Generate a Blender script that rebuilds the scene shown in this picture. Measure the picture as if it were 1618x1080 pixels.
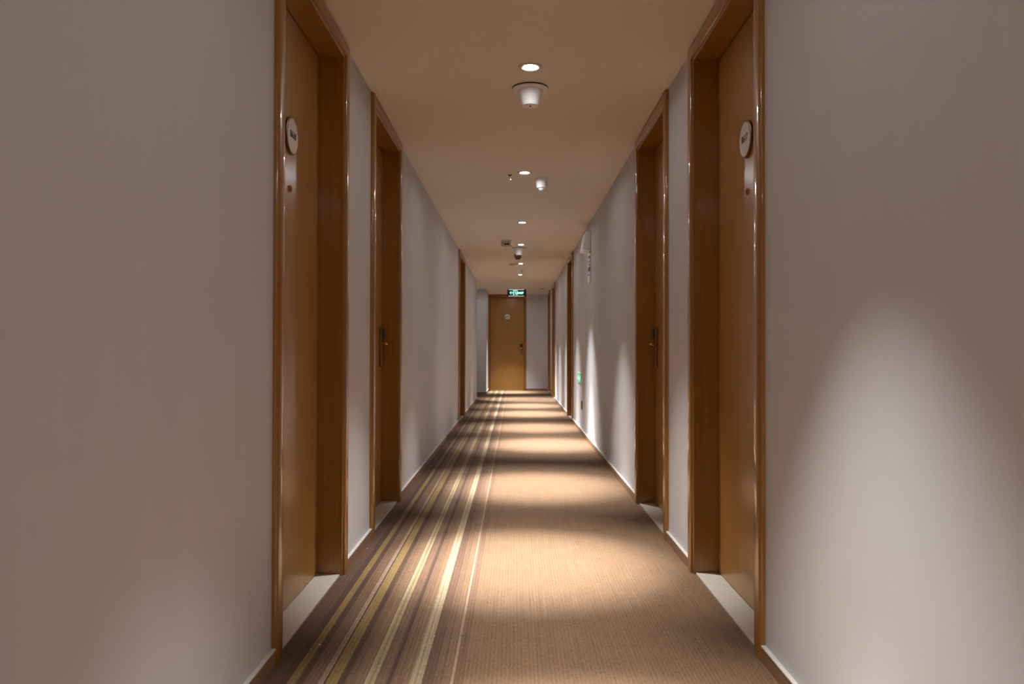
import bpy, bmesh, math, random
from mathutils import Vector, Matrix
random.seed(4)
S = bpy.context.scene
for o in list(bpy.data.objects): bpy.data.objects.remove(o)
COL = S.collection

# ------------------------------------------------------------------ camera
EYE = .97
YAW, PITCH, ROLL = -.00402, .01043, .00188
fw = Vector((math.sin(YAW)*math.cos(PITCH), math.cos(YAW)*math.cos(PITCH), math.sin(PITCH)))
r0 = Vector((math.cos(YAW), -math.sin(YAW), 0)); u0 = r0.cross(fw)
rt = r0*math.cos(ROLL) + u0*math.sin(ROLL); up = u0*math.cos(ROLL) - r0*math.sin(ROLL)
cd = bpy.data.cameras.new('camera'); cam = bpy.data.objects.new('camera', cd); COL.objects.link(cam)
cam.matrix_world = Matrix(((rt.x, up.x, -fw.x, 0), (rt.y, up.y, -fw.y, 0), (rt.z, up.z, -fw.z, EYE), (0, 0, 0, 1)))
cd.sensor_width = 36; cd.lens = 36*1213/1618; cd.clip_start = .05; cd.clip_end = 100
S.camera = cam
# ------------------------------------------------------------------ world, exposure
W = bpy.data.worlds.new('world'); S.world = W; W.use_nodes = True
W.node_tree.nodes['Background'].inputs[0].default_value = (.5, .45, .4, 1)
W.node_tree.nodes['Background'].inputs[1].default_value = 0.0
S.view_settings.view_transform = 'Standard'; S.view_settings.look = 'None'
S.view_settings.exposure = -0.17; S.view_settings.gamma = 1; S.view_settings.use_curve_mapping = False

SPOT_W = 330        # power of one downlight's beam
SPILL_W = 1.5        # its wide weak spill
LAMP_COL = (.975, .985, 1.0)
HOT_W = 1150         # its narrow bright core
LENS_E = 165
# the corridor: left wall, right wall, ceiling, end wall
XL, XR, H, YE, YB = -.749, .784, 2.309, 18.5, -2.6
TH = .16
# downlights: x, y, aim x, aim y, beam factor, label
LAMPS = [
 (.07, -1.9, .10, -1.9, 1, None),
 (.07, -.35, .10, -.35, 1, None),
 (.12, 1.63, .17, 1.63, 1.0, None),
 (.070, 3.615, .05, 3.50, 1.0, 'largest looking recessed downlight, just ahead of the big ceiling speaker'),
 (.070, 5.774, .15, 5.50, 1.0, 'recessed downlight between the small sprinkler head and the domed white detector'),
 (.072, 8.041, .33, 7.90, 1.15, 'recessed downlight alone on bare ceiling, third from the front'),
 (.075, 9.732, .26, 9.60, 1.0, 'recessed downlight right above the farther ceiling speaker'),
 (.087, 11.871, .22, 11.70, 1.15, 'recessed downlight beside a flat disc detector, fifth from the front'),
 (.089, 13.617, .20, 13.35, 1.15, 'farthest visible recessed downlight, just before the green exit sign'),
 (-.08, 17.55, -.12, 17.72, 1.1, 'recessed downlight hidden behind the hanging green exit sign'),
 (-1.25, 15.75, .25, 15.10, 1.3, 'recessed downlight in the side passage off the left wall'),
]

# ------------------------------------------------------------------ materials
def new_mat(n):
    m = bpy.data.materials.new(n); m.use_nodes = True
    return m, m.node_tree, m.node_tree.nodes['Principled BSDF']
def lin(r, g, b):
    f = lambda c: (c/255/12.92) if c/255 <= .04045 else ((c/255+.055)/1.055)**2.4
    return (f(r), f(g), f(b), 1)
def simple(n, col, rough=.5, metal=0, emit=None, es=0, coat=0, noise=.06, scale=40):
    m, t, p = new_mat(n)
    tc = t.nodes.new('ShaderNodeTexCoord'); nz = t.nodes.new('ShaderNodeTexNoise'); nz.inputs['Scale'].default_value = scale
    t.links.new(tc.outputs['Object'], nz.inputs['Vector'])
    rp = t.nodes.new('ShaderNodeValToRGB')
    rp.color_ramp.elements[0].position = .3; rp.color_ramp.elements[1].position = .7
    rp.color_ramp.elements[0].color = [c*(1-noise) for c in col[:3]]+[1]
    rp.color_ramp.elements[1].color = [min(1, c*(1+noise)) for c in col[:3]]+[1]
    t.links.new(nz.outputs['Fac'], rp.inputs['Fac']); t.links.new(rp.outputs['Color'], p.inputs['Base Color'])
    p.inputs['Roughness'].default_value = rough; p.inputs['Metallic'].default_value = metal
    p.inputs['Coat Weight'].default_value = coat; p.inputs['Coat Roughness'].default_value = .12
    if emit: p.inputs['Emission Color'].default_value = emit; p.inputs['Emission Strength'].default_value = es
    return m
def wood_mat(n, c1, c2, rough=.34, coat=.5, crough=.16):
    m, t, p = new_mat(n)
    tc = t.nodes.new('ShaderNodeTexCoord'); mp = t.nodes.new('ShaderNodeMapping')
    mp.inputs['Scale'].default_value = (28, 28, .9)
    t.links.new(tc.outputs['Object'], mp.inputs['Vector'])
    nz = t.nodes.new('ShaderNodeTexNoise'); nz.inputs['Scale'].default_value = 3.2; nz.inputs['Detail'].default_value = 6
    nz.inputs['Distortion'].default_value = .6
    t.links.new(mp.outputs['Vector'], nz.inputs['Vector'])
    rp = t.nodes.new('ShaderNodeValToRGB'); e = rp.color_ramp.elements
    e[0].position = .3; e[0].color = c1; e[1].position = .7; e[1].color = c2
    t.links.new(nz.outputs['Fac'], rp.inputs['Fac']); t.links.new(rp.outputs['Color'], p.inputs['Base Color'])
    p.inputs['Roughness'].default_value = rough
    p.inputs['Coat Weight'].default_value = coat; p.inputs['Coat Roughness'].default_value = crough
    bp = t.nodes.new('ShaderNodeBump'); bp.inputs['Strength'].default_value = .03; bp.inputs['Distance'].default_value = .002
    t.links.new(nz.outputs['Fac'], bp.inputs['Height']); t.links.new(bp.outputs['Normal'], p.inputs['Normal'])
    return m
def wall_mat(n, col, streak=.035, rough=.75):
    m, t, p = new_mat(n)
    g = t.nodes.new('ShaderNodeNewGeometry'); mp = t.nodes.new('ShaderNodeMapping'); mp.inputs['Scale'].default_value = (9, 9, .35)
    t.links.new(g.outputs['Position'], mp.inputs['Vector'])
    nz = t.nodes.new('ShaderNodeTexNoise'); nz.inputs['Scale'].default_value = 1.6; nz.inputs['Detail'].default_value = 3
    t.links.new(mp.outputs['Vector'], nz.inputs['Vector'])
    rp = t.nodes.new('ShaderNodeValToRGB'); e = rp.color_ramp.elements
    e[0].position = .3; e[0].color = [c*(1-streak) for c in col[:3]]+[1]
    e[1].position = .7; e[1].color = [c*(1+streak) for c in col[:3]]+[1]
    t.links.new(nz.outputs['Fac'], rp.inputs['Fac']); t.links.new(rp.outputs['Color'], p.inputs['Base Color'])
    p.inputs['Roughness'].default_value = rough; p.inputs['Specular IOR Level'].default_value = .3
    n2 = t.nodes.new('ShaderNodeTexNoise'); n2.inputs['Scale'].default_value = 420; t.links.new(g.outputs['Position'], n2.inputs['Vector'])
    bp = t.nodes.new('ShaderNodeBump'); bp.inputs['Strength'].default_value = .12; bp.inputs['Distance'].default_value = .001
    t.links.new(n2.outputs['Fac'], bp.inputs['Height']); t.links.new(bp.outputs['Normal'], p.inputs['Normal'])
    return m
def carpet_mat():
    m, t, p = new_mat('carpet')
    N = t.nodes; L = t.links
    g = N.new('ShaderNodeNewGeometry'); sx = N.new('ShaderNodeSeparateXYZ'); L.new(g.outputs['Position'], sx.inputs[0])
    # small wobble so the stripe edges are woven, not ruled
    mw = N.new('ShaderNodeMapping'); mw.inputs['Scale'].default_value = (240, 90, 1); L.new(g.outputs['Position'], mw.inputs['Vector'])
    nw = N.new('ShaderNodeTexNoise'); nw.inputs['Scale'].default_value = 1; L.new(mw.outputs['Vector'], nw.inputs['Vector'])
    wa = N.new('ShaderNodeMath'); wa.operation = 'MULTIPLY_ADD'; L.new(nw.outputs['Fac'], wa.inputs[0]); wa.inputs[1].default_value = .007; L.new(sx.outputs['X'], wa.inputs[2])
    mr = N.new('ShaderNodeMapRange'); mr.inputs['From Min'].default_value = -.8+.0035; mr.inputs['From Max'].default_value = .0035
    L.new(wa.outputs[0], mr.inputs['Value'])
    B = lin(96, 71, 54); D = lin(80, 58, 45); M = lin(108, 82, 62); G = lin(130, 105, 64); P = lin(142, 119, 97); Y = lin(151, 134, 105); BASE = lin(118, 91, 67)
    st = [(-.8, B), (-.69, D), (-.664, G), (-.638, D), (-.618, M), (-.573, P), (-.559, D), (-.551, G), (-.517, D), (-.495, M),
          (-.470, BASE), (-.440, Y), (-.427, G), (-.421, Y), (-.412, M), (-.378, D), (-.362, M), (-.330, BASE), (-.309, Y), (-.295, P), (-.290, Y), (-.274, B),
          (-.238, M), (-.212, BASE), (-.190, P), (-.179, M), (-.150, BASE)]
    rp = N.new('ShaderNodeValToRGB'); cr = rp.color_ramp; cr.interpolation = 'CONSTANT'
    cr.elements[0].position = 0; cr.elements[0].color = st[0][1]; cr.elements[1].position = 1; cr.elements[1].color = BASE
    for x, c in st[1:]:
        e = cr.elements.new((x+.8)/.8); e.color = c
    L.new(mr.outputs['Result'], rp.inputs['Fac'])
    # ribs running along the corridor + short broken flecks
    mp = N.new('ShaderNodeMapping'); mp.inputs['Scale'].default_value = (190, 48, 1); L.new(g.outputs['Position'], mp.inputs['Vector'])
    nf = N.new('ShaderNodeTexNoise'); nf.inputs['Scale'].default_value = 1; nf.inputs['Detail'].default_value = 3; L.new(mp.outputs['Vector'], nf.inputs['Vector'])
    nb = N.new('ShaderNodeTexNoise'); nb.inputs['Scale'].default_value = 9; nb.inputs['Detail'].default_value = 5; L.new(g.outputs['Position'], nb.inputs['Vector'])
    ml = N.new('ShaderNodeMapping'); ml.inputs['Scale'].default_value = (150, 2.2, 1); L.new(g.outputs['Position'], ml.inputs['Vector'])
    nl = N.new('ShaderNodeTexNoise'); nl.inputs['Scale'].default_value = 1; nl.inputs['Detail'].default_value = 2; L.new(ml.outputs['Vector'], nl.inputs['Vector'])
    wv = N.new('ShaderNodeMath'); wv.operation = 'MULTIPLY'; L.new(sx.outputs['X'], wv.inputs[0]); wv.inputs[1].default_value = 2*math.pi/.0125
    sn = N.new('ShaderNodeMath'); sn.operation = 'SINE'; L.new(wv.outputs[0], sn.inputs[0])
    a = N.new('ShaderNodeMath'); a.operation = 'MULTIPLY_ADD'; L.new(nf.outputs['Fac'], a.inputs[0]); a.inputs[1].default_value = 1.1; a.inputs[2].default_value = .45
    b = N.new('ShaderNodeMath'); b.operation = 'MULTIPLY_ADD'; L.new(sn.outputs[0], b.inputs[0]); b.inputs[1].default_value = .11; L.new(a.outputs[0], b.inputs[2])
    c = N.new('ShaderNodeMath'); c.operation = 'MULTIPLY_ADD'; L.new(nb.outputs['Fac'], c.inputs[0]); c.inputs[1].default_value = .30; c.inputs[2].default_value = -.15
    d = N.new('ShaderNodeMath'); d.operation = 'ADD'; L.new(b.outputs[0], d.inputs[0]); L.new(c.outputs[0], d.inputs[1])
    e2 = N.new('ShaderNodeMath'); e2.operation = 'MULTIPLY_ADD'; L.new(nl.outputs['Fac'], e2.inputs[0]); e2.inputs[1].default_value = .55; e2.inputs[2].default_value = -.275
    dd = N.new('ShaderNodeMath'); dd.operation = 'ADD'; L.new(d.outputs[0], dd.inputs[0]); L.new(e2.outputs[0], dd.inputs[1]); d = dd
    mx = N.new('ShaderNodeVectorMath'); mx.operation = 'SCALE'; L.new(rp.outputs['Color'], mx.inputs[0]); L.new(d.outputs[0], mx.inputs['Scale'])
    L.new(mx.outputs[0], p.inputs['Base Color'])
    p.inputs['Roughness'].default_value = .95; p.inputs['Specular IOR Level'].default_value = .1
    p.inputs['Sheen Weight'].default_value = .15
    bp = N.new('ShaderNodeBump'); bp.inputs['Strength'].default_value = .35; bp.inputs['Distance'].default_value = .003
    L.new(d.outputs[0], bp.inputs['Height']); L.new(bp.outputs['Normal'], p.inputs['Normal'])
    return m
M_WALL = wall_mat('wall_paper', (.585, .585, .605), streak=.012)
M_CEIL = wall_mat('ceiling_paint', (.79, .735, .665), streak=.01, rough=.9)
M_WOOD = wood_mat('oak_veneer', lin(158, 113, 50), lin(173, 128, 62), coat=.35, crough=.2)
M_FRAME = wood_mat('oak_frame', lin(138, 90, 20), lin(154, 104, 30), rough=.36, coat=.8, crough=.045)
M_BASEB = wood_mat('baseboard_wood', lin(136, 102, 76), lin(152, 116, 88), rough=.5, coat=.1)
M_CAP = simple('baseboard_cap', (.66, .63, .58, 1), .35)
M_STONE = simple('threshold_stone', lin(205, 196, 180), .35, noise=.05, scale=14)
M_PLATE = simple('plate_white', lin(225, 222, 215), .4)
M_BRONZE = simple('bronze', lin(120, 84, 50), .35, .8)
M_BRASS = simple('brass', lin(190, 150, 110), .22, 1)
M_SATIN = simple('satin_bronze', lin(140, 104, 66), .4, .7)
M_INK = simple('ink', lin(72, 58, 50), .6)
M_BLACK = simple('black_plastic', (.012, .01, .009, 1), .3)
M_WPLAST = simple('white_plastic', lin(240, 243, 247), .4)
M_GPLAST = simple('tan_plastic', lin(190, 176, 156), .5)
M_DPLAST = simple('shaded_plastic', lin(120, 98, 76), .5)
M_MARK = simple('mark_grey', lin(120, 112, 104), .6)
M_CHROME = simple('chrome', (.85, .85, .85, 1), .15, 1)
M_TRIM = simple('downlight_trim', lin(205, 200, 195), .4)
M_LENS = simple('downlight_lens', (.9, .9, .9, 1), .4, emit=(1, .985, .98, 1), es=LENS_E)
M_GREEN = simple('sign_green', lin(6, 48, 44), .4, emit=(.0, .12, .10, 1), es=.12)
M_GLOW = simple('sign_glyph', (.6, .9, .85, 1), .5, emit=(.42, 1.0, .88, 1), es=1.15)
M_GREEN2 = simple('low_sign_green', lin(10, 140, 80), .4, emit=(.02, .55, .25, 1), es=.8)
M_GLOW2 = simple('low_sign_glyph', (.7, .95, .85, 1), .5, emit=(.45, 1, .72, 1), es=1.1)
M_SIGNF = simple('sign_frame', lin(225, 225, 220), .3, .0, emit=(.8, .85, .8, 1), es=.4)  # faint emission added so the rails and hangers read bright
M_SIGND = simple('sign_side', lin(60, 66, 60), .4, .3)
M_LINT = simple('lint', (.8, .78, .74, 1), .8)
M_CARPET = carpet_mat()

# ------------------------------------------------------------------ mesh helpers
def box(bm, x0, x1, y0, y1, z0, z1):
    v = [bm.verts.new(p) for p in ((x0,y0,z0),(x1,y0,z0),(x1,y1,z0),(x0,y1,z0),(x0,y0,z1),(x1,y0,z1),(x1,y1,z1),(x0,y1,z1))]
    for f in ((3,2,1,0),(4,5,6,7),(0,1,5,4),(1,2,6,5),(2,3,7,6),(3,0,4,7)): bm.faces.new([v[i] for i in f])
def lathe(bm, prof, axis='z', c=(0,0,0), n=40):
    """prof: (radius, height) list along the axis"""
    rings = []
    for r, h in prof:
        if r < 1e-6:
            rings.append([h]); continue
        rings.append([(r*math.cos(2*math.pi*k/n), r*math.sin(2*math.pi*k/n), h) for k in range(n)])
    def P(p):
        x, y, z = p
        if axis == 'y': x, y, z = x, z, -y
        return bm.verts.new((x+c[0], y+c[1], z+c[2]))
    vr = []
    for (r, h), ring in zip(prof, rings):
        vr.append([P((0, 0, h))] if r < 1e-6 else [P(q) for q in ring])
    for a, b in zip(vr, vr[1:]):
        if len(a) == 1 and len(b) == 1: continue
        for k in range(n):
            k2 = (k+1) % n
            if len(a) == 1: bm.faces.new((a[0], b[k], b[k2]))
            elif len(b) == 1: bm.faces.new((a[k], b[0], a[k2]))
            else: bm.faces.new((a[k], b[k], b[k2], a[k2]))
def prism(bm, pts, y0, y1):
    """outline pts in (x, z), extruded along y"""
    a = [bm.verts.new((x, y0, z)) for x, z in pts]; b = [bm.verts.new((x, y1, z)) for x, z in pts]
    bm.faces.new(a); bm.faces.new(b[::-1])
    for i in range(len(pts)):
        j = (i+1) % len(pts); bm.faces.new((a[i], b[i], b[j], a[j]))
def tube(bm, pts, r, n=14):
    pts = [Vector(p) for p in pts]; rings = []
    rr = r if isinstance(r, (list, tuple)) else [r]*len(pts)
    for i, p in enumerate(pts):
        d = (pts[min(i+1, len(pts)-1)] - pts[max(i-1, 0)]).normalized()
        s = d.cross(Vector((0, 0, 1)) if abs(d.z) < .9 else Vector((1, 0, 0))).normalized(); q = s.cross(d)
        rings.append([bm.verts.new(p + (s*math.cos(2*math.pi*k/n) + q*math.sin(2*math.pi*k/n))*rr[i]) for k in range(n)])
    for a, b in zip(rings, rings[1:]):
        for k in range(n): bm.faces.new((a[k], a[(k+1) % n], b[(k+1) % n], b[k]))
    bm.faces.new(rings[0][::-1]); bm.faces.new(rings[-1])
def obj(name, bm, mat, parent=None, bevel=0, smooth=False, loc=None, seg=3):
    bmesh.ops.recalc_face_normals(bm, faces=bm.faces)
    me = bpy.data.meshes.new(name); bm.to_mesh(me); bm.free(); me.materials.append(mat)
    o = bpy.data.objects.new(name, me); COL.objects.link(o)
    if parent: o.parent = parent
    if loc: o.location = loc
    if bevel:
        b = o.modifiers.new('bevel', 'BEVEL'); b.width = bevel; b.segments = seg; b.limit_method = 'ANGLE'; b.angle_limit = .6
    if smooth or bevel:
        for f in me.polygons: f.use_smooth = True
        try: me.set_sharp_from_angle(angle=math.radians(38))
        except Exception: pass
    return o
def tag(o, label, cat, group=None, kind=None):
    o['label'] = label; o['category'] = cat
    if group: o['group'] = group
    if kind: o['kind'] = kind
    return o
def thing(name, label, cat, loc=(0,0,0), rz=0, group=None, kind=None):
    o = bpy.data.objects.new(name, None); COL.objects.link(o); o.location = loc; o.rotation_euler = (0, 0, rz)
    o.empty_display_size = .05
    return tag(o, label, cat, group, kind)
def text(name, body, size, mat, parent, loc, rot, depth=.0006):
    cu = bpy.data.curves.new(name, 'FONT'); cu.body = body; cu.size = size; cu.extrude = depth
    cu.align_x = 'CENTER'; cu.align_y = 'CENTER'
    tmp = bpy.data.objects.new('tmp', cu); COL.objects.link(tmp)
    dg = bpy.context.evaluated_depsgraph_get(); me = bpy.data.meshes.new_from_object(tmp.evaluated_get(dg)); me.name = name
    bpy.data.objects.remove(tmp); me.materials.clear(); me.materials.append(mat)
    o = bpy.data.objects.new(name, me); COL.objects.link(o); o.parent = parent; o.location = loc; o.rotation_euler = rot
    return o

# ------------------------------------------------------------------ doors list
OT = 2.235            # top of every opening
LD = [(2.875, .86), (4.465, .86), (10.73, 1.06)]
RD = [(2.915, .86), (4.425, .86), (10.86, .88), (15.46, .86), (17.53, .86)]
ALC = (15.02, 16.9)   # side passage in the left wall
XP = -.642            # face of the thicker wall after the side passage

# ------------------------------------------------------------------ shell
bm = bmesh.new(); box(bm, -2.8, XR+TH+.02, YB, YE+.2, -.1, 0)
tag(obj('floor', bm, M_CARPET), 'brown ribbed carpet with long pale and gold stripes along its left side', 'floor', kind='structure')
bm = bmesh.new(); box(bm, -2.8, XR+TH+.02, YB, YE+.2, H, H+.1)
tag(obj('ceiling', bm, M_CEIL), 'flat painted ceiling above the whole corridor', 'ceiling', kind='structure')
def long_wall(name, xin, s, doors, y0, y1, label):
    """s = outward direction of x"""
    bm = bmesh.new(); xa, xb = sorted((xin, xin+s*TH)); y = y0
    for c, w in doors:
        g = w/2+.006
        box(bm, xa, xb, y, c-g, 0, H); box(bm, xa, xb, c-g, c+g, OT+.006, H); y = c+g
    box(bm, xa, xb, y, y1, 0, H)
    bmesh.ops.remove_doubles(bm, verts=bm.verts, dist=1e-5)
    return tag(obj(name, bm, M_WALL), label, 'wall', kind='structure')
long_wall('wall_left', XL, -1, LD, YB, ALC[0], 'long pale wall on the left with three recessed wooden doors')
long_wall('wall_right', XR, 1, RD, YB, YE+.16, 'long pale wall on the right with scallops of downlight')
bm = bmesh.new()
EC, EW = -.187, .82   # end door centre and opening width
G = EW/2+.006
box(bm, XP, EC-G, YE, YE+.16, 0, H); box(bm, EC-G, EC+G, YE, YE+.16, OT+.006, H); box(bm, EC+G, XR, YE, YE+.16, 0, H)
tag(obj('wall_end', bm, M_WALL), 'narrow pale end wall right of the far wooden door', 'wall', kind='structure')
bm = bmesh.new(); box(bm, -2.8, XP, ALC[1], YE+.16, 0, H)
tag(obj('wall_return', bm, M_WALL), 'pale projecting wall at the far left beside the end door', 'wall', kind='structure')
bm = bmesh.new(); box(bm, -2.8, XL-TH, ALC[0]-.16, ALC[0], 0, H); box(bm, -2.8, -2.64, ALC[0], ALC[1], 0, H)
tag(obj('wall_passage', bm, M_WALL), 'pale walls inside the side passage on the left', 'wall', kind='structure')
bm = bmesh.new(); box(bm, XL-TH, XR+TH, YB-.16, YB, 0, H)
tag(obj('wall_back', bm, M_WALL), 'pale wall closing the corridor behind the camera', 'wall', kind='structure')

# ------------------------------------------------------------------ baseboards
CW = .075
def baseboard(name, segs, label):
    """segs: (axis, fixed coordinate, inward direction, a, b)"""
    b1 = bmesh.new(); b2 = bmesh.new(); t = .013; hh = .044; cp = .007
    for ax, f, d, a, b in segs:
        for bm_, z0, z1, tt in ((b1, 0, hh, t), (b2, hh, hh+cp, t+.002)):
            lo, hi = sorted((f, f+d*tt))
            if ax == 'x': box(bm_, lo, hi, a, b, z0, z1)
            else: box(bm_, a, b, lo, hi, z0, z1)
    o = tag(obj(name, b1, M_BASEB), label, 'baseboard', kind='structure')
    c = obj('cap', b2, M_CAP, o, bevel=.002); c['label'] = 'pale cap strip'
    return o
def gaps(doors, y0, y1):
    out = []; y = y0
    for c, w in doors:
        out.append((y, c-w/2-CW)); y = c+w/2+CW
    out.append((y, y1)); return out
baseboard('baseboard_left', [('x', XL, 1, a, b) for a, b in gaps(LD, YB, ALC[0])], 'low brown skirting with pale top edge along the left wall')
baseboard('baseboard_right', [('x', XR, -1, a, b) for a, b in gaps(RD, YB, YE)], 'low brown skirting with pale top edge along the right wall')
baseboard('baseboard_end', [('y', YE, -1, EC+EW/2+.045, XR-.014)], 'short skirting on the end wall right of the far door')
baseboard('baseboard_return', [('y', ALC[1], -1, -2.6, XP+.013), ('x', XP, 1, ALC[1], YE-.01)], 'skirting round the projecting wall at the far left')

# ------------------------------------------------------------------ door builder
def frame_mesh(w, top, cw, ch, depth):
    """stepped casing and lining swept round the opening; local: x width, y out of the wall, z up"""
    prof = [(.004, -depth-.04), (-.000, -depth-.04), (0, .005), (.004, .009), (.012, .009), (.014, .015),
            (.020, .0185), (cw-.012, .0185), (cw-.004, .0150), (cw, .0085), (cw, -.004)]
    bm = bmesh.new(); rings = []
    sc = ch/cw
    for (px, pz, sx, sz) in ((-w/2, 0, -1, 0), (-w/2, top, -1, 1), (w/2, top, 1, 1), (w/2, 0, 1, 0)):
        rings.append([bm.verts.new((px+sx*u, v, pz+sz*u*sc)) for u, v in prof])
    n = len(prof)
    for a, b in zip(rings, rings[1:]):
        for k in range(n-1): bm.faces.new((a[k], a[k+1], b[k+1], b[k]))
    for r in (rings[0], rings[-1]):
        try: bm.faces.new(r)
        except Exception: pass
    return bm
def door(n, label, loc, rz, w, latch, depth=.10, number=None, cw=CW, ch=.070, side_off=.062, sill=True, lever_len=.115):
    d = thing('door_%d' % n, label, 'door', loc, rz, kind='structure')
    obj('door_frame', frame_mesh(w, OT, cw, ch, depth), M_FRAME, d, smooth=True)
    # stop behind the lining: thin dark-shadowed rebate the leaf closes against
    bm = bmesh.new(); box(bm, -w/2+.005, w/2-.005, -depth-.04, -depth, .010, OT-.004)
    leaf = obj('door_leaf', bm, M_WOOD, d, bevel=.0015)
    if sill:
        bm = bmesh.new(); box(bm, -w/2+.001, w/2-.001, -depth-.04, -.002, -.002, .007)
        obj('threshold', bm, M_STONE, d, bevel=.002)['label'] = 'pale stone threshold'
    y = -depth
    # number disc
    bm = bmesh.new(); lathe(bm, [(0, 0), (.070, 0), (.070, .008), (.066, .010), (0, .010)], 'y', (0, y, 1.772), 56)
    np_ = obj('number_plate', bm, M_BRONZE, d, smooth=True); np_['label'] = 'round white number plate with bronze rim'
    bm = bmesh.new(); lathe(bm, [(0, .010), (.0645, .010), (.0645, .0125), (0, .0128)], 'y', (0, y, 1.772), 56)
    obj('plate_face', bm, M_PLATE, np_, smooth=True)
    if number: text('number', number, .038, M_INK, np_, (0, y+.0135, 1.774), (math.pi/2, 0, math.pi))
    # peephole
    bm = bmesh.new(); lathe(bm, [(0, 0), (.0135, 0), (.0135, .004), (.010, .007), (.007, .0065), (.0065, .003), (0, .003)], 'y', (0, y, 1.573), 24)
    ph = obj('peephole', bm, M_BRASS, d, smooth=True)
    bm = bmesh.new(); lathe(bm, [(0, .0032), (.0064, .0032), (.004, .0055), (0, .006)], 'y', (0, y, 1.573), 20)
    obj('lens', bm, M_BLACK, ph, smooth=True)
    # lock plate with card reader and lever
    lx = latch*(w/2-side_off)
    bm = bmesh.new(); box(bm, lx-.034, lx+.034, y, y+.016, .862, 1.112)
    lp = obj('lock_plate', bm, M_SATIN, d, bevel=.006); lp['label'] = 'bronze lock plate'
    bm = bmesh.new(); box(bm, lx-.026, lx+.026, y+.015, y+.022, 1.050, 1.106)
    obj('card_reader', bm, M_BLACK, lp, bevel=.004)
    bm = bmesh.new(); lathe(bm, [(0, .016), (.020, .016), (.020, .022), (.011, .026), (.010, .052), (0, .052)], 'y', (lx, y, 1.006), 24)
    zz = 1.006; s = -latch
    tube(bm, [(lx, y+.047, zz), (lx+s*.02, y+.051, zz), (lx+s*.055, y+.051, zz), (lx+s*(lever_len-.008), y+.049, zz), (lx+s*lever_len, y+.046, zz)], [.0105, .010, .0085, .008, .006])
    obj('handle', bm, M_BRASS, lp, smooth=True)['label'] = 'polished lever handle'
    return d
q = math.pi/2
door(1, 'large wooden door in the foreground of the left wall, round plate above its peephole', (XL, LD[0][0], 0), -q, .86, 1, number='8618')
door(2, 'second wooden door along the left wall, lever handle at its far edge', (XL, LD[1][0], 0), -q, .86, -1)
door(3, 'third wooden door on the left wall, deep in the corridor', (XL, LD[2][0], 0), -q, 1.06, -1)
door(4, 'large wooden door in the foreground of the right wall, round plate above its peephole', (XR, RD[0][0], 0), q, .86, -1, number='8617')
door(5, 'second wooden door along the right wall, lever handle at its far edge', (XR, RD[1][0], 0), q, .86, 1)
door(6, 'wooden door on the right wall just past the low green sign', (XR, RD[2][0], 0), q, .88, 1)
door(7, 'last but one wooden door on the right wall, near the corridor end', (XR, RD[3][0], 0), q, .86, 1)
door(8, 'farthest wooden door on the right wall, next to the end wall', (XR, RD[4][0], 0), q, .86, -1)
door(9, 'wooden door facing the camera at the end of the corridor', (EC, YE, 0), math.pi, EW, -1, depth=.03, number='8606', cw=.045, side_off=.070)

# ------------------------------------------------------------------ downlights
def lens_me():
    bm = bmesh.new(); lathe(bm, [(0, -.0035), (.029, -.0030), (.031, -.001)], n=40); return bm
ring_p = [(.031, -.0005), (.038, -.006), (.050, -.007), (.055, -.004), (.056, -.0003)]
proto = None
def make_downlight(label):
    t = thing('downlight', label, 'light', group='recessed downlights along the ceiling')
    bm = bmesh.new(); lathe(bm, ring_p, n=48); obj('trim_ring', bm, M_TRIM, t, smooth=True)
    obj('lens', lens_me(), M_LENS, t, smooth=True)['label'] = 'glowing white lens'
    return t
first = make_downlight('x')
for i, (x, y, ax, ay, k, lab) in enumerate(LAMPS):
    if i == 0: t = first
    else:
        t = first.copy(); COL.objects.link(t)
        for ch in list(first.children):
            if ch.type == 'MESH':
                c = ch.copy(); COL.objects.link(c); c.parent = t
    t.location = (x, y, H)
    t['label'] = lab or ['recessed downlight farthest behind the camera', 'recessed downlight just behind the camera', 'recessed downlight overhead, above the front edge of the picture'][i]
for i, (x, y, ax, ay, k, lab) in enumerate(LAMPS):
    t = [o for o in COL.objects if o.name.startswith('downlight') and o.type == 'EMPTY'][i]
    px, py = t.location.x, t.location.y
    kk = [l for l in LAMPS if abs(l[0]-px) < 1e-4 and abs(l[1]-py) < 1e-4][0]
    for nm, pw, size, blend, rad, aim in (('beam', SPOT_W*kk[4], 57, .82, .018, True), ('core', HOT_W*kk[4], 37, 1.0, .018, True), ('spill', SPILL_W*(7 if px < -1 else 1), 174, .15, .03, False)):
        ld = bpy.data.lights.new(nm, 'SPOT'); ld.energy = pw; ld.color = LAMP_COL; ld.spot_size = math.radians(size)
        ld.spot_blend = blend; ld.shadow_soft_size = rad
        lo = bpy.data.objects.new(nm, ld); COL.objects.link(lo); lo.parent = t; lo.location = (0, 0, -.03)
        dv = Vector((kk[2]-px, kk[3]-py, -(H-.03))) if aim else Vector((0, 0, -1))
        lo.rotation_euler = dv.to_track_quat('-Z', 'Y').to_euler()

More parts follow.
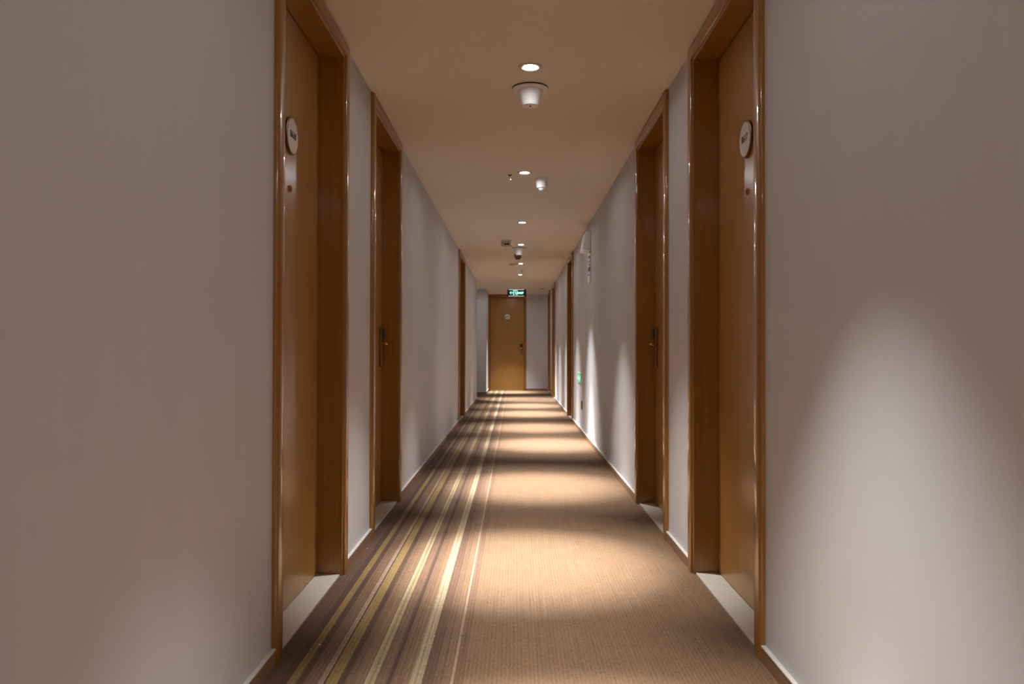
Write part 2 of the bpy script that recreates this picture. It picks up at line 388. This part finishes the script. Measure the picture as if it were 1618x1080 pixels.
# ------------------------------------------------------------------ ceiling fittings
def speaker(label, x, y, k=1.0, plate=.092):
    t = thing('ceiling_speaker', label, 'speaker', (x, y, H), group='cone shaped ceiling speakers')
    bm = bmesh.new(); lathe(bm, [(0, -.005), (plate, -.006), (plate, -.011), (plate-.004, -.014), (0, -.014)], n=56)
    obj('mounting_plate', bm, M_WPLAST, t, smooth=True)
    bm = bmesh.new(); lathe(bm, [(0, -.0002), (plate+.001, -.0002), (plate+.001, -.0055), (0, -.0055)], n=56); obj('shadow_gap', bm, M_BLACK, t)['label'] = 'black disc in place of the shadow gap at the ceiling'  # black disc stands in for the shadow above the plate
    bm = bmesh.new(); lathe(bm, [(.066, -.013), (.0645, -.020), (.043, -.087), (.0405, -.091), (0, -.0912)], n=56)
    sh = obj('shade', bm, M_WPLAST, t, smooth=True)
    bm = bmesh.new(); lathe(bm, [(0, -.0910), (.005, -.0911), (.004, -.095), (0, -.096)], n=16)
    obj('knob', bm, M_BLACK, t, smooth=True)
    return t
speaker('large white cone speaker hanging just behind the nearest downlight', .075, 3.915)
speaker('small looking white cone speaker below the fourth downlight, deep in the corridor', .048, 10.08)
t = thing('motion_detector', 'white tapered detector with domed bottom, right of the second downlight', 'detector', (.206, 5.98, H))
bm = bmesh.new(); lathe(bm, [(0, 0), (.050, 0), (.0485, -.004), (.0470, -.028), (.0405, -.070), (.037, -.076), (.026, -.077)], n=44); obj('housing', bm, M_WPLAST, t, smooth=True)
bm = bmesh.new(); lathe(bm, [(.026, -.0765), (.025, -.086), (.018, -.094), (.009, -.098), (0, -.099)], n=32); obj('dome', bm, M_WPLAST, t, smooth=True)
bm = bmesh.new(); box(bm, .028, .036, -.038, -.034, -.040, -.034); obj('indicator', bm, M_BLACK, t)
t = thing('smoke_detector', 'dull tan tapered smoke detector just beyond the farther cone speaker', 'detector', (.036, 10.72, H))
bm = bmesh.new(); lathe(bm, [(0, 0), (.050, 0), (.050, -.030), (.046, -.048), (.032, -.066), (0, -.068)], n=40); obj('housing', bm, M_DPLAST, t, smooth=True)
bm = bmesh.new(); lathe(bm, [(.033, -.064), (.032, -.073), (0, -.074)], n=32); obj('sensor_chamber', bm, M_SATIN, t, smooth=True)
t = thing('disc_detector', 'flat round detector left of the fifth downlight', 'detector', (.00, 12.0, H))
bm = bmesh.new(); lathe(bm, [(0, 0), (.10, 0), (.10, -.008), (.09, -.014), (0, -.016)], n=44); obj('base_disc', bm, M_GPLAST, t, smooth=True)
bm = bmesh.new(); lathe(bm, [(.04, -.015), (.036, -.024), (0, -.026)], n=32); obj('sensor_cap', bm, M_WPLAST, t, smooth=True)
def sprinkler(label, x, y):
    t = thing('sprinkler_head', label, 'sprinkler', (x, y, H), group='small ceiling sprinkler heads')
    bm = bmesh.new(); lathe(bm, [(0, 0), (.017, 0), (.016, -.004), (.009, -.007), (0, -.007)], n=28); obj('escutcheon', bm, M_BRONZE, t, smooth=True)
    bm = bmesh.new(); tube(bm, [(0, 0, -.006), (0, 0, -.020)], .0055)
    for s in (-1, 1): tube(bm, [(s*.004, 0, -.018), (s*.011, 0, -.026), (s*.004, 0, -.036)], .0018, 8)
    obj('frame_arms', bm, M_BRASS, t, smooth=True)
    bm = bmesh.new(); lathe(bm, [(0, -.036), (.012, -.036), (.012, -.038), (0, -.038)], n=24); obj('deflector', bm, M_CHROME, t, smooth=True)
sprinkler('small brass sprinkler head left of the second downlight', -.041, 5.86)
sprinkler('tiny sprinkler head between the fifth and sixth downlights', .112, 12.88)
t = thing('ceiling_sensor', 'small pale disc on the ceiling near the far right corner', 'sensor', (.60, 16.7, H))
bm = bmesh.new(); lathe(bm, [(0, 0), (.05, 0), (.048, -.012), (.03, -.020), (0, -.021)], n=32); obj('housing', bm, M_GPLAST, t, smooth=True)
bm = bmesh.new(); lathe(bm, [(.025, -.020), (.018, -.028), (0, -.030)], n=24); obj('cap', bm, M_WPLAST, t, smooth=True)
# twin lens box
t = thing('twin_lens_fitting', 'boxy pale fitting with two dark round lenses, left of the fourth downlight', 'fitting', (-.105, 9.42, H), math.radians(-14))
bm = bmesh.new(); prism(bm, [(-.06, 0), (.06, 0), (.06, -.052), (.052, -.066), (-.052, -.066), (-.06, -.052)], -.05, .05); obj('housing', bm, M_GPLAST, t, bevel=.004)
for x_ in (-.002, .028):
    bm = bmesh.new(); lathe(bm, [(0, .0), (.0125, 0), (.0125, -.006), (.009, -.009), (0, -.007)], 'y', (x_, -.049, -.046), 24); obj('lens', bm, M_BLACK, t, smooth=True)
bm = bmesh.new(); box(bm, .058, .066, -.040, .036, -.050, -.010); obj('lit_side', bm, M_WPLAST, t, bevel=.003)  # whiter slab paints the right side of the box as lit

# ------------------------------------------------------------------ hanging exit sign
t = thing('exit_sign', 'glowing green running man exit sign hanging before the end door', 'sign', (.034, 16.62, 2.208), math.radians(3))
bm = bmesh.new(); box(bm, -.205, .205, -.018, .03, -.082, .078); obj('housing', bm, M_SIGND, t, bevel=.004)
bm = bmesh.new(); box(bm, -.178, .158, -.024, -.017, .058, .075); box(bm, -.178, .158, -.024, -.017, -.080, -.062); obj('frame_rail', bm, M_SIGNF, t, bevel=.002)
bm = bmesh.new(); box(bm, -.176, .156, -.021, -.0175, -.064, .060); fc = obj('sign_face', bm, M_GREEN, t); fc['label'] = 'dark green lit face'
y0, y1 = -.024, -.0205
bm = bmesh.new()
prism(bm, [(-.160, .0), (-.125, .034), (-.112, .034), (-.135, .008), (-.082, .008), (-.082, -.008), (-.135, -.008), (-.112, -.034), (-.125, -.034)], y0, y1)
obj('left_arrow', bm, M_GLOW, fc)
bm = bmesh.new()   # door outline
prism(bm, [(-.082, -.054), (-.082, .054), (.014, .054), (.014, -.054), (-.002, -.054), (-.002, .040), (-.066, .040), (-.066, -.054)], y0, y1)
obj('door_outline', bm, M_GLOW, fc)
bm = bmesh.new()   # running figure
lathe(bm, [(0, 0), (.0095, 0), (.0095, -.003), (0, -.003)], 'y', (-.038, -.0208, .026), 20)
prism(bm, [(-.046, .014), (-.022, .012), (-.016, -.012), (-.032, -.014)], y0, y1)
prism(bm, [(-.044, .012), (-.060, -.002), (-.056, -.007), (-.038, .004)], y0-.0002, y1)
prism(bm, [(-.022, .012), (-.008, .0), (-.010, -.006), (-.026, .003)], y0-.0002, y1)
prism(bm, [(-.032, -.010), (-.050, -.026), (-.046, -.050), (-.037, -.050), (-.040, -.029), (-.022, -.014)], y0-.0004, y1)
prism(bm, [(-.024, -.010), (-.016, -.012), (-.006, -.034), (.004, -.044), (-.003, -.050), (-.014, -.038)], y0-.0004, y1)
obj('running_figure', bm, M_GLOW, fc)
bm = bmesh.new()
prism(bm, [(.014, .018), (.108, .018), (.116, .030), (.148, .022), (.146, -.004), (.122, -.030), (.110, -.026), (.014, -.026)], y0, y1)
obj('right_arrow', bm, M_GLOW, fc)
for x_ in (-.12, .12):
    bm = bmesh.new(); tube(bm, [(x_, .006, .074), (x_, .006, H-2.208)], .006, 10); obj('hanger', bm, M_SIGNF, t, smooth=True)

# ------------------------------------------------------------------ fittings on the right wall
q = math.pi/2     # local x -> +Y, local y -> into the corridor
t = thing('emergency_light', 'white wedge shaped emergency light high on the right wall', 'light fitting', (XR, 8.08, 2.0), q)
bm = bmesh.new()
v = [bm.verts.new(p) for p in ((-.15,0,0),(.15,0,0),(.15,.087,.006),(-.15,.087,.006),(-.15,0,.20),(.15,0,.20),(.15,.056,.20),(-.15,.056,.20))]
for f in ((3,2,1,0),(4,5,6,7),(0,1,5,4),(1,2,6,5),(2,3,7,6),(3,0,4,7)): bm.faces.new([v[i] for i in f])
obj('housing', bm, M_WPLAST, t, bevel=.008)
bm = bmesh.new()
v = [bm.verts.new(p) for p in ((-.13,.084,.02),(.13,.084,.02),(.13,.062,.18),(-.13,.062,.18),(-.13,.090,.02),(.13,.090,.02),(.13,.066,.18),(-.13,.066,.18))]
for f in ((3,2,1,0),(4,5,6,7),(0,1,5,4),(1,2,6,5),(2,3,7,6),(3,0,4,7)): bm.faces.new([v[i] for i in f])
obj('diffuser', bm, M_WPLAST, t, bevel=.003)
t = thing('wall_plaque', 'narrow white upright plaque with dark marks, below the wedge shaped emergency light', 'plaque', (XR, 8.0, 1.66), q)
bm = bmesh.new(); prism(bm, [(-.07, .30), (-.07, .04), (-.05, .012), (-.02, 0), (.02, 0), (.05, .012), (.07, .04), (.07, .30), (.05, .32), (-.05, .32)], 0, .019); obj('board', bm, M_WPLAST, t, bevel=.003)
bm = bmesh.new()
for z0, z1, x0, x1 in ((.262, .285, -.0715, .03), (.222, .232, -.0715, .05), (.190, .200, -.0715, .02), (.125, .172, -.0715, .055)): box(bm, x0, x1, .010, .0205, z0, z1)
obj('marks', bm, M_MARK, t)
bm = bmesh.new(); lathe(bm, [(0, .019), (.022, .019), (.020, .026), (.010, .030), (0, .031)], 'y', (-.04, 0, .085), 24); obj('button', bm, M_CHROME, t, smooth=True)
t = thing('low_exit_indicator', 'glowing green evacuation sign set low in the right wall', 'sign', (XR, 9.29, .57), q)
bm = bmesh.new(); box(bm, -.20, .20, 0, .008, 0, .13); obj('bezel', bm, M_WPLAST, t, bevel=.003)
bm = bmesh.new(); box(bm, -.185, .185, .007, .0105, .012, .118); gf = obj('sign_face', bm, M_GREEN2, t)
bm = bmesh.new(); y0, y1 = .010, .012
prism(bm, [(-.165, .065), (-.125, .100), (-.125, .078), (-.07, .078), (-.07, .052), (-.125, .052), (-.125, .030)], y0, y1)
obj('arrow', bm, M_GLOW2, gf); bm = bmesh.new()
prism(bm, [(.165, .065), (.125, .030), (.125, .052), (.07, .052), (.07, .078), (.125, .078), (.125, .100)], y0, y1)
obj('arrow', bm, M_GLOW2, gf)
bm = bmesh.new(); lathe(bm, [(0, 0), (.010, 0), (.010, .002), (0, .002)], 'y', (.004, .0105, .102), 20)
prism(bm, [(-.018, .088), (.018, .088), (.014, .056), (.030, .022), (.018, .018), (.0, .046), (-.020, .018), (-.032, .024), (-.012, .056)], y0, y1)
obj('running_figure', bm, M_GLOW2, gf)
t = thing('wall_socket', 'small black socket on the right wall below the green evacuation sign', 'socket', (XR, 9.0, .278), q)
bm = bmesh.new(); box(bm, -.05, .05, 0, .009, 0, .10); obj('cover', bm, M_BLACK, t, bevel=.003)
bm = bmesh.new()
for x_, z_ in ((-.016, .040), (.010, .040), (-.012, .066), (.008, .066)): box(bm, x_, x_+.005, .0085, .0098, z_, z_+.014)
obj('slots', bm, M_SATIN, t)

# ------------------------------------------------------------------ specks on the carpet
for (x, y, s, lab) in ((-.719, 3.75, .0035, 'white lint speck on the carpet between the two left doors'), (-.640, 2.53, .0035, 'white lint speck on the carpet below the nearest left door')):
    bm = bmesh.new(); bmesh.ops.create_icosphere(bm, subdivisions=2, radius=s)
    for v in bm.verts: v.co *= random.uniform(.7, 1.25); v.co.z *= .6
    o = obj('lint_speck', bm, M_LINT, smooth=True, loc=(x, y, s*.4)); tag(o, lab, 'lint', 'white lint specks on the carpet')
